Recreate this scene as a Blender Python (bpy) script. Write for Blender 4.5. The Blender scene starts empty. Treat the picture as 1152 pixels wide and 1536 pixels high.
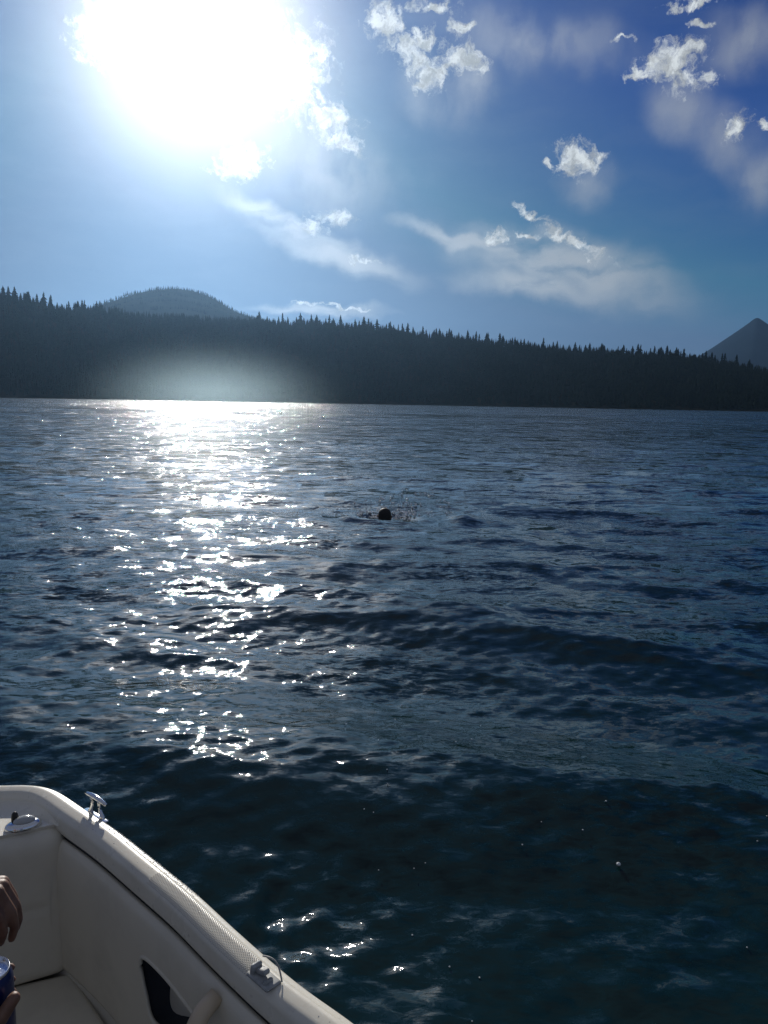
import bpy, bmesh, math, random
import numpy as np
from mathutils import Vector, Matrix, Euler

random.seed(7)
R = math.radians
S = bpy.context.scene
COL = S.collection

# ------------------------------------------------------------------ camera
EYE = Vector((0.0, 0.0, 1.8))
PITCH, ROLL, FPX = R(8.0), R(1.05), 1160.0
fw = Vector((0, math.cos(PITCH), -math.sin(PITCH)))
r0 = Vector((1, 0, 0)); u0 = r0.cross(fw)
rt = r0 * math.cos(ROLL) + u0 * math.sin(ROLL)
up = u0 * math.cos(ROLL) - r0 * math.sin(ROLL)
cam_d = bpy.data.cameras.new('camera')
cam = bpy.data.objects.new('camera', cam_d)
COL.objects.link(cam)
m3 = Matrix((rt, up, -fw)).transposed()
cam.matrix_world = Matrix.Translation(EYE) @ m3.to_4x4()
cam_d.sensor_fit = 'HORIZONTAL'
cam_d.sensor_width = 36.0
cam_d.lens = 36.0 * FPX / 1152.0
cam_d.clip_start = 0.02
cam_d.clip_end = 60000
S.camera = cam

def ray(px, py):
    return (fw * FPX + rt * (px - 576) + up * (768 - py)).normalized()
def at(px, py, z):
    d = ray(px, py)
    return EYE + d * ((z - EYE.z) / d.z)
def azel(px, py):
    d = ray(px, py)
    return math.degrees(math.atan2(d.x, d.y)), math.degrees(math.asin(d.z))

# ------------------------------------------------------------------ world, sun, exposure
SUN_AZ, SUN_EL = -13.4, 22.6
S.view_settings.view_transform = 'Standard'
S.view_settings.look = 'None'
S.view_settings.exposure = 0.0
S.view_settings.gamma = 1.0
S.view_settings.use_curve_mapping = False
S.render.engine = 'CYCLES'
S.cycles.use_denoising = True
S.cycles.denoising_input_passes = 'RGB_ALBEDO_NORMAL'
S.cycles.denoising_prefilter = 'NONE'
S.cycles.max_bounces = 6
S.cycles.diffuse_bounces = 3
S.cycles.glossy_bounces = 3
S.cycles.transmission_bounces = 4
S.cycles.volume_bounces = 0
S.cycles.sample_clamp_indirect = 6.0
S.cycles.caustics_reflective = False
S.cycles.caustics_refractive = False

class G:
    """tiny node-graph writer"""
    def __init__(s, tree): s.t = tree; s.n = tree.nodes; s.l = tree.links
    def put(s, sock, v):
        if isinstance(v, bpy.types.NodeSocket): s.l.new(v, sock)
        elif v is not None: sock.default_value = v
    def node(s, typ, props=None, **ins):
        nd = s.n.new(typ)
        for k, v in (props or {}).items(): setattr(nd, k, v)
        for k, v in ins.items():
            key = int(k[1:]) if k[0] == 'i' and k[1:].isdigit() else k.replace('_', ' ')
            s.put(nd.inputs[key], v)
        return nd
    def m(s, op, a, b=None, c=None, clamp=False):
        nd = s.n.new('ShaderNodeMath'); nd.operation = op; nd.use_clamp = clamp
        s.put(nd.inputs[0], a); s.put(nd.inputs[1], b); s.put(nd.inputs[2], c)
        return nd.outputs[0]
    def v(s, op, a, b=None, scale=None, out=0):
        nd = s.n.new('ShaderNodeVectorMath'); nd.operation = op
        s.put(nd.inputs[0], a); s.put(nd.inputs[1], b)
        if scale is not None: s.put(nd.inputs['Scale'], scale)
        return nd.outputs[out]
    def mr(s, v, a, b, c=0.0, d=1.0, kind='SMOOTHSTEP'):
        nd = s.n.new('ShaderNodeMapRange'); nd.interpolation_type = kind; nd.clamp = True
        for i, x in enumerate((v, a, b, c, d)): s.put(nd.inputs[i], x)
        return nd.outputs[0]
    def noise(s, vec, scale, detail=4, rough=0.55, dim='3D', dist=0.0):
        nd = s.n.new('ShaderNodeTexNoise'); nd.noise_dimensions = dim
        s.put(nd.inputs['Vector'], vec); s.put(nd.inputs['Scale'], scale)
        s.put(nd.inputs['Detail'], detail); s.put(nd.inputs['Roughness'], rough)
        s.put(nd.inputs['Distortion'], dist)
        return nd
    def mixc(s, f, a, b, blend='MIX'):
        nd = s.n.new('ShaderNodeMix'); nd.data_type = 'RGBA'; nd.blend_type = blend
        s.put(nd.inputs[0], f); s.put(nd.inputs[6], a); s.put(nd.inputs[7], b)
        return nd.outputs[2]
    def xyz(s, x, y, z):
        nd = s.n.new('ShaderNodeCombineXYZ')
        s.put(nd.inputs[0], x); s.put(nd.inputs[1], y); s.put(nd.inputs[2], z)
        return nd.outputs[0]

sun_dir = Vector((math.sin(R(SUN_AZ)) * math.cos(R(SUN_EL)), math.cos(R(SUN_AZ)) * math.cos(R(SUN_EL)), math.sin(R(SUN_EL))))
sd = bpy.data.lights.new('sun', 'SUN'); sd.energy = 4.0; sd.angle = R(0.53); sd.color = (1.0, 0.95, 0.87)
so = bpy.data.objects.new('sun', sd); COL.objects.link(so)
so.rotation_euler = sun_dir.to_track_quat('Z', 'Y').to_euler()
so.location = (0, 0, 50)

world = bpy.data.worlds.new('World'); S.world = world; world.use_nodes = True
world.cycles.sampling_method = 'MANUAL'; world.cycles.sample_map_resolution = 512
g = G(world.node_tree); g.n.clear()
sky = g.n.new('ShaderNodeTexSky'); sky.sky_type = 'NISHITA'; sky.sun_disc = False
sky.sun_elevation = R(SUN_EL); sky.sun_rotation = R(SUN_AZ) % (2 * math.pi)
sky.air_density = 1.0; sky.dust_density = 0.6; sky.ozone_density = 2.2; sky.altitude = 1500
SKY_STRENGTH = 0.075
D = g.n.new('ShaderNodeTexCoord').outputs['Generated']
D = g.v('NORMALIZE', D)
sep = g.n.new('ShaderNodeSeparateXYZ'); g.l.new(D, sep.inputs[0])
az = g.m('MULTIPLY', g.m('ARCTAN2', sep.outputs[0], sep.outputs[1]), 57.2958)
el = g.m('MULTIPLY', g.m('ARCSINE', sep.outputs[2]), 57.2958)
uv = g.xyz(az, el, 0.0)
wn = g.noise(uv, 0.55, 5, 0.6)
wc = g.v('SUBTRACT', wn.outputs['Color'], (0.5, 0.5, 0.5))
uvw = g.v('ADD', uv, g.v('SCALE', wc, scale=2.6))
fine = g.noise(uvw, 1.3, 8, 0.66)
wsm = g.v('SUBTRACT', g.noise(uv, 0.30, 1.5, 0.5).outputs['Color'], (0.5, 0.5, 0.5))
uvv = g.v('ADD', uv, g.v('ADD', g.v('SCALE', wsm, scale=1.4), g.v('SCALE', wc, scale=0.9)))
def blobs(coord, lst, k=0.25):
    acc = None
    for (cx, cy, rx, ry, rot) in lst:
        a, e = azel(cx, cy)
        a2, e2 = azel(cx + 10, cy); a3, e3 = azel(cx, cy - 10)
        sx = math.hypot(a2 - a, e2 - e) / 10; sy = math.hypot(a3 - a, e3 - e) / 10
        mp = g.n.new('ShaderNodeMapping'); mp.vector_type = 'TEXTURE'
        g.l.new(coord, mp.inputs[0])
        mp.inputs['Location'].default_value = (a, e, 0)
        mp.inputs['Rotation'].default_value = (0, 0, R(-rot))
        mp.inputs['Scale'].default_value = (rx * sx, ry * sy, 1)
        d = g.v('LENGTH', mp.outputs[0], out=1)
        acc = d if acc is None else g.m('SMOOTH_MIN', acc, d, k)
    return acc
cum = [(583, 38, 30, 34, 35), (618, 85, 34, 24, 60), (648, 112, 30, 26, 0), (634, 60, 20, 14, 0), (690, 42, 16, 22, -20), (695, 88, 36, 26, 0),
       (722, 100, 14, 12, 0), (648, 6, 34, 14, 0),
       (1012, 96, 42, 32, 0), (1040, 112, 34, 24, 0), (958, 106, 18, 11, 0), (985, 88, 18, 16, 0),
       (868, 238, 38, 28, 0), (820, 242, 8, 11, 0), (1107, 186, 22, 22, 0), (1144, 188, 12, 9, 0),
       (743, 362, 22, 11, 0), (795, 322, 26, 8, 30), (792, 353, 20, 6, 5), (862, 364, 50, 9, 28), (835, 350, 12, 14, 0),
       (1050, 36, 22, 8, 15), (1045, 4, 48, 8, 0), (935, 62, 12, 5, 0),
       (500, 330, 32, 11, 5), (468, 345, 22, 12, 10), (541, 391, 20, 3.5, 3), (515, 459, 36, 3.5, 2), (455, 453, 22, 3.5, 10),
       (440, 110, 56, 75, 35), (492, 178, 45, 34, 30), (520, 222, 30, 18, 10), (362, 245, 44, 26, -15), (150, 50, 40, 50, 0)]
cd = blobs(uvw, cum)
fn = g.m('SUBTRACT', fine.outputs['Fac'], 0.5)
cumd = g.mr(g.m('ADD', g.m('SUBTRACT', 1.22, cd), g.m('MULTIPLY', fn, 2.9)), 0.0, 0.95)
# soft veils and falling streaks
rotm = g.n.new('ShaderNodeMapping'); g.l.new(uvv, rotm.inputs[0])
rotm.inputs['Rotation'].default_value = (0, 0, R(28)); rotm.inputs['Scale'].default_value = (0.16, 0.75, 1)
wn2 = g.noise(rotm.outputs[0], 1.0, 4, 0.5)
rotv = g.n.new('ShaderNodeMapping'); g.l.new(uvv, rotv.inputs[0])
rotv.inputs['Rotation'].default_value = (0, 0, R(-12)); rotv.inputs['Scale'].default_value = (0.5, 0.2, 1)
wn3 = g.noise(rotv.outputs[0], 0.9, 3, 0.5)
uvs = g.v('ADD', uv, g.v('SCALE', g.v('ADD', g.v('SCALE', wsm, scale=0.8), g.v('SCALE', wc, scale=0.35)), scale=2.6))
veil_flat = blobs(uvs, [(850, 402, 185, 50, 14), (700, 362, 110, 14, 12), (800, 430, 120, 24, 8), (500, 375, 130, 26, 18),                        (480, 463, 100, 10, 2), (420, 330, 100, 20, 20)], 0.4)
veil_fall = blobs(uvs, [(655, 150, 62, 55, 20), (700, 120, 50, 60, 0), (1020, 160, 60, 48, 35), (1085, 215, 80, 46, 50), (1140, 260, 50, 70, 0), (885, 275, 42, 42, 0),
                        (490, 250, 110, 80, 20), (800, 60, 170, 50, 10), (1130, 60, 90, 60, 0)], 0.4)
vf = g.m('MULTIPLY', g.mr(g.m('SUBTRACT', 1.35, veil_flat), 0.0, 1.1), g.mr(wn2.outputs['Fac'], 0.12, 0.58))
vv = g.m('MULTIPLY', g.mr(g.m('SUBTRACT', 1.35, veil_fall), 0.0, 1.3), g.mr(wn3.outputs['Fac'], 0.10, 0.70))
veil = g.m('MAXIMUM', g.m('MULTIPLY', vf, 0.85), g.m('MULTIPLY', vv, 0.55))
# very thin high haze everywhere
thin = g.m('MULTIPLY', g.mr(wn2.outputs['Fac'], 0.35, 0.8), 0.035)
# out of view, an added cloud veil whitens the fill light on the boat
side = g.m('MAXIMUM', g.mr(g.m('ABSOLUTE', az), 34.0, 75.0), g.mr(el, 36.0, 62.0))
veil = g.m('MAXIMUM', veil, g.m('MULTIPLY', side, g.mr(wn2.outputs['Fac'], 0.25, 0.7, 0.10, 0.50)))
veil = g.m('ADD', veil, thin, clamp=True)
skyb = g.n.new('ShaderNodeSeparateXYZ'); g.l.new(g.v('SCALE', sky.outputs[0], scale=SKY_STRENGTH), skyb.inputs[0])
# deep, contrasty mountain-sky blue
skyc = g.xyz(*[g.m('MULTIPLY', g.m('POWER', g.m('MINIMUM', skyb.outputs[i], 0.44), pw), k_) for i, (pw, k_) in enumerate(((1.7, 0.31), (1.6, 0.53), (1.25, 0.70)))])
# angle to the sun: bright aureole of thin cloud round it
cosang = g.v('DOT_PRODUCT', D, tuple(sun_dir), out=1)
ang = g.m('MULTIPLY', g.m('ARCCOSINE', g.m('MINIMUM', cosang, 1.0)), 57.2958)
au = g.m('EXPONENT', g.m('MULTIPLY', g.m('MULTIPLY', ang, ang), -1 / 42.0))
au2 = g.m('EXPONENT', g.m('MULTIPLY', g.m('MULTIPLY', ang, ang), -1 / 300.0))
veilcol = g.v('ADD', (0.36, 0.39, 0.42), g.v('SCALE', (0.30, 0.32, 0.33), scale=au2))
cshade = g.mr(g.noise(uvw, 1.0, 7, 0.65).outputs['Fac'], 0.36, 0.64, 0.55, 1.12)
cumcol = g.v('SCALE', g.v('ADD', (0.64, 0.68, 0.69), g.v('SCALE', (0.8, 0.8, 0.78), scale=au)), scale=cshade)
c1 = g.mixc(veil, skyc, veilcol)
glow = g.v('ADD', g.v('SCALE', (1.45, 1.25, 1.08), scale=au), g.v('SCALE', (0.055, 0.03, 0.005), scale=au2))
c2 = g.v('ADD', c1, glow)
cumcol = g.v('ADD', cumcol, g.v('SCALE', glow, scale=0.8))
c3 = g.mixc(g.m('MULTIPLY', cumd, 0.95), c2, cumcol)
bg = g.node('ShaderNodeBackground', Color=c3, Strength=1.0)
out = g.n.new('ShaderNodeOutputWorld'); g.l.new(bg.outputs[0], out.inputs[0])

# ------------------------------------------------------------------ helpers
def link(name, me, mats=None, parent=None, smooth=True):
    o = bpy.data.objects.new(name, me); COL.objects.link(o)
    if mats is not None and not me.materials: me.materials.append(mats)
    if parent is not None: o.parent = parent
    if smooth and len(me.polygons): me.polygons.foreach_set('use_smooth', [True] * len(me.polygons))
    return o
def mesh_np(name, V, F):
    me = bpy.data.meshes.new(name)
    V = np.asarray(V, dtype=np.float32); F = np.asarray(F, dtype=np.int32)
    k = F.shape[1]
    me.vertices.add(len(V)); me.vertices.foreach_set('co', V.ravel())
    me.loops.add(F.size); me.loops.foreach_set('vertex_index', F.ravel())
    me.polygons.add(len(F)); me.polygons.foreach_set('loop_start', np.arange(0, F.size, k, dtype=np.int32))
    me.polygons.foreach_set('loop_total', np.full(len(F), k, dtype=np.int32))
    me.update(calc_edges=True)
    return me
def tag(o, label=None, cat=None, group=None, kind=None):
    if label: o['label'] = label
    if cat: o['category'] = cat
    if group: o['group'] = group
    if kind: o['kind'] = kind
    return o
def empty(name, loc=(0, 0, 0)):
    o = bpy.data.objects.new(name, None); COL.objects.link(o); o.location = loc; o.empty_display_size = 0.1
    return o
def bm_obj(name, bm, mat, parent=None, smooth=True):
    me = bpy.data.meshes.new(name); bm.normal_update(); bm.to_mesh(me); bm.free()
    return link(name, me, mat, parent, smooth)
def child_at_world(o, parent):
    o.parent = parent
    o.matrix_parent_inverse = Matrix.Translation(parent.location).inverted()
def mat(name, base, rough=0.5, metal=0.0, coat=0.0, spec=0.5, noise=None, bump=None, sss=0.0):
    m = bpy.data.materials.new(name); m.use_nodes = True
    q = G(m.node_tree); b = q.n['Principled BSDF']
    b.inputs['Base Color'].default_value = (*base, 1); b.inputs['Roughness'].default_value = rough
    b.inputs['Metallic'].default_value = metal; b.inputs['Coat Weight'].default_value = coat
    b.inputs['Specular IOR Level'].default_value = spec
    if sss: b.inputs['Subsurface Weight'].default_value = sss; b.inputs['Subsurface Scale'].default_value = 0.01
    tc = q.n.new('ShaderNodeTexCoord').outputs['Object']
    if noise:
        sc, c2_, lo, hi = noise
        nz = q.noise(tc, sc, 6, 0.6)
        c = q.mixc(q.mr(nz.outputs['Fac'], lo, hi), (*base, 1), (*c2_, 1)); q.l.new(c, b.inputs['Base Color'])
        q.l.new(q.mr(nz.outputs['Fac'], 0.3, 0.7, rough * 0.8, min(1, rough * 1.25)), b.inputs['Roughness'])
    if bump:
        sc, st, dist = bump
        nz = q.noise(tc, sc, 4, 0.6)
        bp = q.node('ShaderNodeBump', Strength=st, Distance=dist, Height=nz.outputs['Fac'])
        q.l.new(bp.outputs[0], b.inputs['Normal'])
    return m

# ------------------------------------------------------------------ terrain
SK = [(-1400, 250), (-700, 330), (-300, 392), (0, 433), (60, 446), (95, 455), (150, 455), (210, 463), (300, 468), (380, 472), (480, 476), (560, 481), (620, 491), (700, 500), (800, 511),
      (900, 519), (1000, 525), (1060, 531), (1100, 538), (1152, 551), (1300, 566), (1600, 580)]
sk_az = [azel(x, y)[0] for x, y in SK]; sk_el = [azel(x, y + 15)[1] for x, y in SK]
SHORE, RIDGE = 1200.0, 1900.0
def shore_r(a): return SHORE + 25 * np.sin(a * 0.21 + 1) + 12 * np.sin(a * 0.63)
def ridge_r(a): return RIDGE + 90 * np.sin(a * 0.11 + 2) + 40 * np.sin(a * 0.41)
def ridge_h(a):
    e = np.interp(a, sk_az, sk_el, left=3.2, right=2.2)
    return np.tan(np.radians(e)) * ridge_r(a) + EYE.z
def ground_h(a, r):
    s = (r - shore_r(a)) / (ridge_r(a) - shore_r(a))
    up_ = np.clip(s, -0.3, 1)
    f = np.where(up_ > 0, 0.55 * up_ + 0.45 * np.sin(np.clip(up_, 0, 1) * math.pi / 2) ** 1.2, up_ * 0.25)
    w = 0.035 * np.sin(a * 1.3 + r * 0.011) * np.clip(4 * up_ * (1 - up_), 0, 1) + 0.02 * np.sin(a * 3.7 - r * 0.02) * np.clip(4 * up_ * (1 - up_), 0, 1)
    h = ridge_h(a) * (f + w)
    back = np.clip((r - ridge_r(a)) / 900.0, 0, 1)
    return h * (1 - 0.75 * back * back * (3 - 2 * back)) + 2.0 * np.clip(s * 20, -1, 1)
azs = np.concatenate([np.arange(-180, -50, 3.0), np.arange(-50, 50, 0.25), np.arange(50, 180.1, 3.0)])
rs = np.concatenate([np.linspace(1120, 1900, 60), np.linspace(1915, 3000, 40), np.array([3600, 5000, 8000, 12000, 20000, 34000])])
A_, R_ = np.meshgrid(azs, rs)
Hh = ground_h(A_, R_)
V = np.stack([np.sin(np.radians(A_)) * R_, np.cos(np.radians(A_)) * R_, Hh], -1).reshape(-1, 3)
nr, nc = A_.shape
ii = (np.arange(nr - 1)[:, None] * nc + np.arange(nc - 1)[None]).ravel()
F = np.stack([ii, ii + 1, ii + nc + 1, ii + nc], -1)
m_soil = mat('forest_floor', (0.016, 0.02, 0.015), 1.0, noise=(0.02, (0.026, 0.026, 0.018), 0.4, 0.6), spec=0.0)
tag(link('ground', mesh_np('ground', V, F), m_soil), kind='structure')

m_needle = bpy.data.materials.new('conifer_needles'); m_needle.use_nodes = True
q = G(m_needle.node_tree); b = q.n['Principled BSDF']
gi = q.n.new('ShaderNodeNewGeometry').outputs['Random Per Island']
c = q.mixc(gi, (0.014, 0.021, 0.016, 1), (0.020, 0.028, 0.021, 1)); q.l.new(c, b.inputs['Base Color'])
b.inputs['Roughness'].default_value = 1.0; b.inputs['Specular IOR Level'].default_value = 0.0
m_bark = mat('bark', (0.06, 0.045, 0.035), 0.95, spec=0.1)

# forest on the slope: every tree a jagged layered cone, joined as one mass
rng = np.random.default_rng(11)
def forest_mesh(name, pos, hgt, layers=3, sides=6):
    n = len(pos); Vs = []; Fs = []
    base = 0
    per = layers * (sides + 1)
    a0 = rng.uniform(0, 6.28, n); wid = hgt * rng.uniform(0.13, 0.2, n)
    for k in range(layers):
        zt = 1.0 - 0.72 * k / layers if k else 1.0
        zb = 1.0 - (k + 1.15) / (layers + 0.35)
        rad = (k + 0.8) / layers
        top = pos + np.stack([0 * hgt, 0 * hgt, hgt * zt], -1)
        ring = []
        for s in range(sides):
            an = a0 + k * 0.7 + s * 2 * math.pi / sides
            rr = wid * rad * rng.uniform(0.6, 1.25, n)
            ring.append(pos + np.stack([np.cos(an) * rr, np.sin(an) * rr, hgt * np.maximum(zb + rng.uniform(-0.05, 0.04, n), 0.02)], -1))
        Vs.append(np.stack([top] + ring, 1))
    V = np.concatenate(Vs, 1).reshape(-1, 3)
    for k in range(layers):
        for s in range(sides):
            Fs.append((k * (sides + 1), k * (sides + 1) + 1 + s, k * (sides + 1) + 1 + (s + 1) % sides))
    F = (np.array(Fs)[None] + (np.arange(n) * per)[:, None, None]).reshape(-1, 3)
    return mesh_np(name, V, F)
n = 26000
fa = rng.uniform(-44, 44, n)
fs = rng.uniform(0.0, 1.0, n) ** 1.15
fr = shore_r(fa) + 12 + fs * (ridge_r(fa) - shore_r(fa) - 25)
fh = ground_h(fa, fr)
ps = np.stack([np.sin(np.radians(fa)) * fr, np.cos(np.radians(fa)) * fr, fh - 1], -1)
hg = rng.uniform(12, 21, n) * np.clip(0.65 + fs * 2, 0.65, 1)
fo = link('forest', forest_mesh('forest', ps, hg), m_needle, smooth=False)
tag(fo, 'dense dark conifer forest covering the far shore slope', 'forest', kind='stuff')

# skyline trees: individuals
def tree_meshes(seed):
    rr = random.Random(seed)
    bmc = bmesh.new(); layers = rr.randint(8, 11); wid = rr.uniform(0.17, 0.26); lean = rr.uniform(-0.01, 0.01)
    z0 = rr.uniform(0.12, 0.25)
    for k in range(layers):
        t = k / (layers - 1)
        zc = z0 + (1 - z0) * t
        rad = wid * (1 - t) ** 0.85 * rr.uniform(0.75, 1.15) + 0.008
        sides = 8
        ztop = min(1.0, zc + (1 - z0) / layers * 1.7)
        top = bmc.verts.new((lean * ztop, 0, ztop if k < layers - 1 else 1.02))
        ring = []
        for s in range(sides):
            an = s * 2 * math.pi / sides + k * 0.5
            q_ = rad * rr.choice((0.45, 0.8, 1.0, 1.2, 1.4))
            ring.append(bmc.verts.new((math.cos(an) * q_ + lean * zc, math.sin(an) * q_, zc - q_ * 0.25)))
        for s in range(sides):
            bmc.faces.new((top, ring[s], ring[(s + 1) % sides]))
    cm = bpy.data.meshes.new('crown'); bmc.to_mesh(cm); bmc.free(); cm.materials.append(m_needle)
    bmt = bmesh.new()
    bmesh.ops.create_cone(bmt, cap_ends=True, segments=6, radius1=0.014, radius2=0.003, depth=1.0, matrix=Matrix.Translation((0, 0, 0.48)))
    tm = bpy.data.meshes.new('trunk'); bmt.to_mesh(tm); bmt.free(); tm.materials.append(m_bark)
    return cm, tm
protos = [tree_meshes(k) for k in range(10)]
xs = []
x = -30.25
while x < 1185:
    xs.append(x); x += random.choice((2.0, 3.0, 4.0, 5.0, 6.0, 9.0))
special = {x_: h_ for x_, h_ in ((38, 24), (43, 27), (57, 25), (67, 33), (76, 26), (104, 24), (118, 26), (124, 29), (151, 25), (247 + 380 - 160, 29), (475, 28), (494, 29), (511, 30), (546, 30), (612, 32), (702, 30), (660, 26), (715, 29), (905, 27), (1018, 28), (1030, 27))}
xs += list(special)
for x in xs:
    h_px = special.get(x, 0) * 0.56 or random.choice((7, 8, 9, 11, 12, 14, 16)) * random.uniform(0.85, 1.1)
    if 155 < x < 385 and x not in special: h_px *= 0.6
    a = azel(x, 480)[0]
    r_ = float(ridge_r(a)) + random.uniform(-40, 5)
    hz = float(ground_h(a, r_))
    h = h_px / FPX * r_ * 1.02 + 6
    t = empty('pine_tree', (math.sin(R(a)) * r_, math.cos(R(a)) * r_, hz - 3))
    t.scale = (h * random.uniform(0.85, 1.2), h * random.uniform(0.85, 1.2), h); t.rotation_euler.z = random.uniform(0, 6.28)
    cm, tm = random.choice(protos)
    c_ = bpy.data.objects.new('crown', cm); COL.objects.link(c_); c_.parent = t
    k_ = bpy.data.objects.new('trunk', tm); COL.objects.link(k_); k_.parent = t
    own = {67: 'tallest pointed conifer on the far left ridge', 124: 'tall conifer standing in the dip of the ridge left of the round hill', 151: 'lone narrow conifer at the left foot of the round hill',
           467: 'first tall conifer on the ridge right of the small low cloud', 511: 'tall conifer on the ridge below the thin bright low cloud', 612: 'tallest conifer standing proud on the middle of the ridge',
           702: 'tall conifer standing proud on the ridge under the left end of the wide cloud veil', 1018: 'tallest conifer on the right end of the ridge just before the pointed peak'}.get(x)
    if own: tag(t, own, 'tree', 'conifers on the ridge skyline')
    elif x < 155:
        tag(t, 'dark conifer on the high ridge left of the round hill', 'tree', 'conifers left of the round hill')
    elif x < 385:
        tag(t, 'small conifer on the ridge line in front of the round hill', 'tree', 'conifers before the round hill')
    elif x < 1060:
        tag(t, 'dark conifer on the descending ridge between round hill and pointed peak', 'tree', 'conifers along the middle ridge')
    else:
        tag(t, 'dark conifer on the ridge in front of the distant pointed peak', 'tree', 'conifers before the pointed peak')

def far_hill(name, dist, prof, matl, rough_, depth):
    """a hill whose skyline follows prof, built as a rounded ridge at its own distance"""
    pa = [azel(x, y)[0] for x, y in prof]; pe = [azel(x, y)[1] for x, y in prof]
    aa = np.linspace(pa[0], pa[-1], 160)
    ee = np.interp(aa, pa, pe)
    kn = 7 if rough_ == 0 else 5; ker = np.ones(kn) / kn; ee = np.convolve(np.pad(ee, kn // 2, mode='edge'), ker, 'valid')
    top = np.tan(np.radians(ee)) * dist
    ts = np.linspace(-1, 1, 25)
    Vv = []
    for t in ts:
        rr = dist + t * depth
        hh = top * np.cos(t * math.pi / 2) ** 0.8 * (1 + rough_ * (np.sin(aa * 31 + t * 3) + np.sin(aa * 17.3 - t * 5)) * abs(t) ** 0.5) - 30 * abs(t)
        Vv.append(np.stack([np.sin(np.radians(aa)) * rr, np.cos(np.radians(aa)) * rr, hh], -1))
    Vv = np.concatenate(Vv); nc = len(aa)
    ii = (np.arange(len(ts) - 1)[:, None] * nc + np.arange(nc - 1)[None]).ravel()
    o = link(name, mesh_np(name, Vv, np.stack([ii, ii + 1, ii + nc + 1, ii + nc], -1)), matl)
    tag(o, kind='structure')
    return Vv
m_hill = mat('wooded_hill', (0.022, 0.03, 0.022), 1.0, noise=(0.01, (0.03, 0.036, 0.025), 0.4, 0.6), spec=0.0)
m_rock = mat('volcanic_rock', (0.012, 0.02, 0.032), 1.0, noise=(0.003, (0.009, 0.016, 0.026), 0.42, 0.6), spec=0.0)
hp = far_hill('hill', 3300.0, [(60, 500), (120, 470), (150, 459), (180, 449), (205, 441), (230, 436), (265, 434), (290, 438), (310, 444), (330, 455), (352, 468), (385, 480), (450, 500)], m_hill, 0.0, 900)
NT = 5200
sel = rng.choice(160 * 15, NT, replace=True)
hpos = hp[sel] + np.stack([rng.uniform(-12, 12, NT), rng.uniform(-30, 30, NT), np.full(NT, -4.0)], -1)
tag(link('hill_forest', forest_mesh('hill_forest', hpos, rng.uniform(10, 18, NT), 2, 5), m_needle, smooth=False),
    'conifers covering the round hill behind the ridge', 'forest', kind='stuff')
far_hill('mountain', 7500.0, [(985, 575), (1030, 545), (1065, 524), (1100, 501), (1122, 486), (1131, 479), (1135, 476), (1139, 478), (1152, 487), (1185, 508), (1230, 535), (1300, 570)], m_rock, 0.0005, 1500)

# ------------------------------------------------------------------ haze
bm = bmesh.new(); bmesh.ops.create_cube(bm, size=1.0)
m_haze = bpy.data.materials.new('haze_air'); m_haze.use_nodes = True
q = G(m_haze.node_tree); q.n.clear()
vs = q.node('ShaderNodeVolumePrincipled', Color=(0.30, 0.54, 0.88, 1), Density=3.2e-5, Anisotropy=0.8)
ov = q.n.new('ShaderNodeOutputMaterial'); q.l.new(vs.outputs[0], ov.inputs['Volume'])
hz = bm_obj('haze', bm, m_haze, smooth=False)
hz.scale = (17600, 17600, 1000); hz.location = (0, 0, 1000 / 2 - 70)
tag(hz, 'pale blue haze in the air over the lake and hills', 'haze', kind='stuff')

# added scattering volume imitating lens bloom at the far shore under the sun
m_bloom = bpy.data.materials.new('shore_bloom'); m_bloom.use_nodes = True
q = G(m_bloom.node_tree); q.n.clear()
vs = q.node('ShaderNodeVolumePrincipled', Color=(0.62, 0.86, 1.0, 1), Density=0.0011, Anisotropy=0.8)
ov = q.n.new('ShaderNodeOutputMaterial'); q.l.new(vs.outputs[0], ov.inputs['Volume'])
mz, _e = azel(320, 600)
bm = bmesh.new(); bmesh.ops.create_icosphere(bm, subdivisions=4, radius=1.0)
bloom_volume = bm_obj('bloom_volume', bm, m_bloom); bloom_volume.scale = (250, 85, 112); bloom_volume.rotation_euler.z = R(-mz)
bloom_volume.location = (math.sin(R(mz)) * 1130, math.cos(R(mz)) * 1130, 0)
tag(bloom_volume, 'added pale volume standing in for lens bloom at the far shore beneath the sun', 'bloom_volume', kind='stuff')
tco = q.n.new('ShaderNodeTexCoord').outputs['Object']
fall = q.m('POWER', q.m('MAXIMUM', q.m('SUBTRACT', 1.0, q.v('LENGTH', tco, out=1)), 0.0), 3.3)
q.l.new(q.m('MULTIPLY', fall, 0.0140), vs.inputs['Density'])

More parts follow.
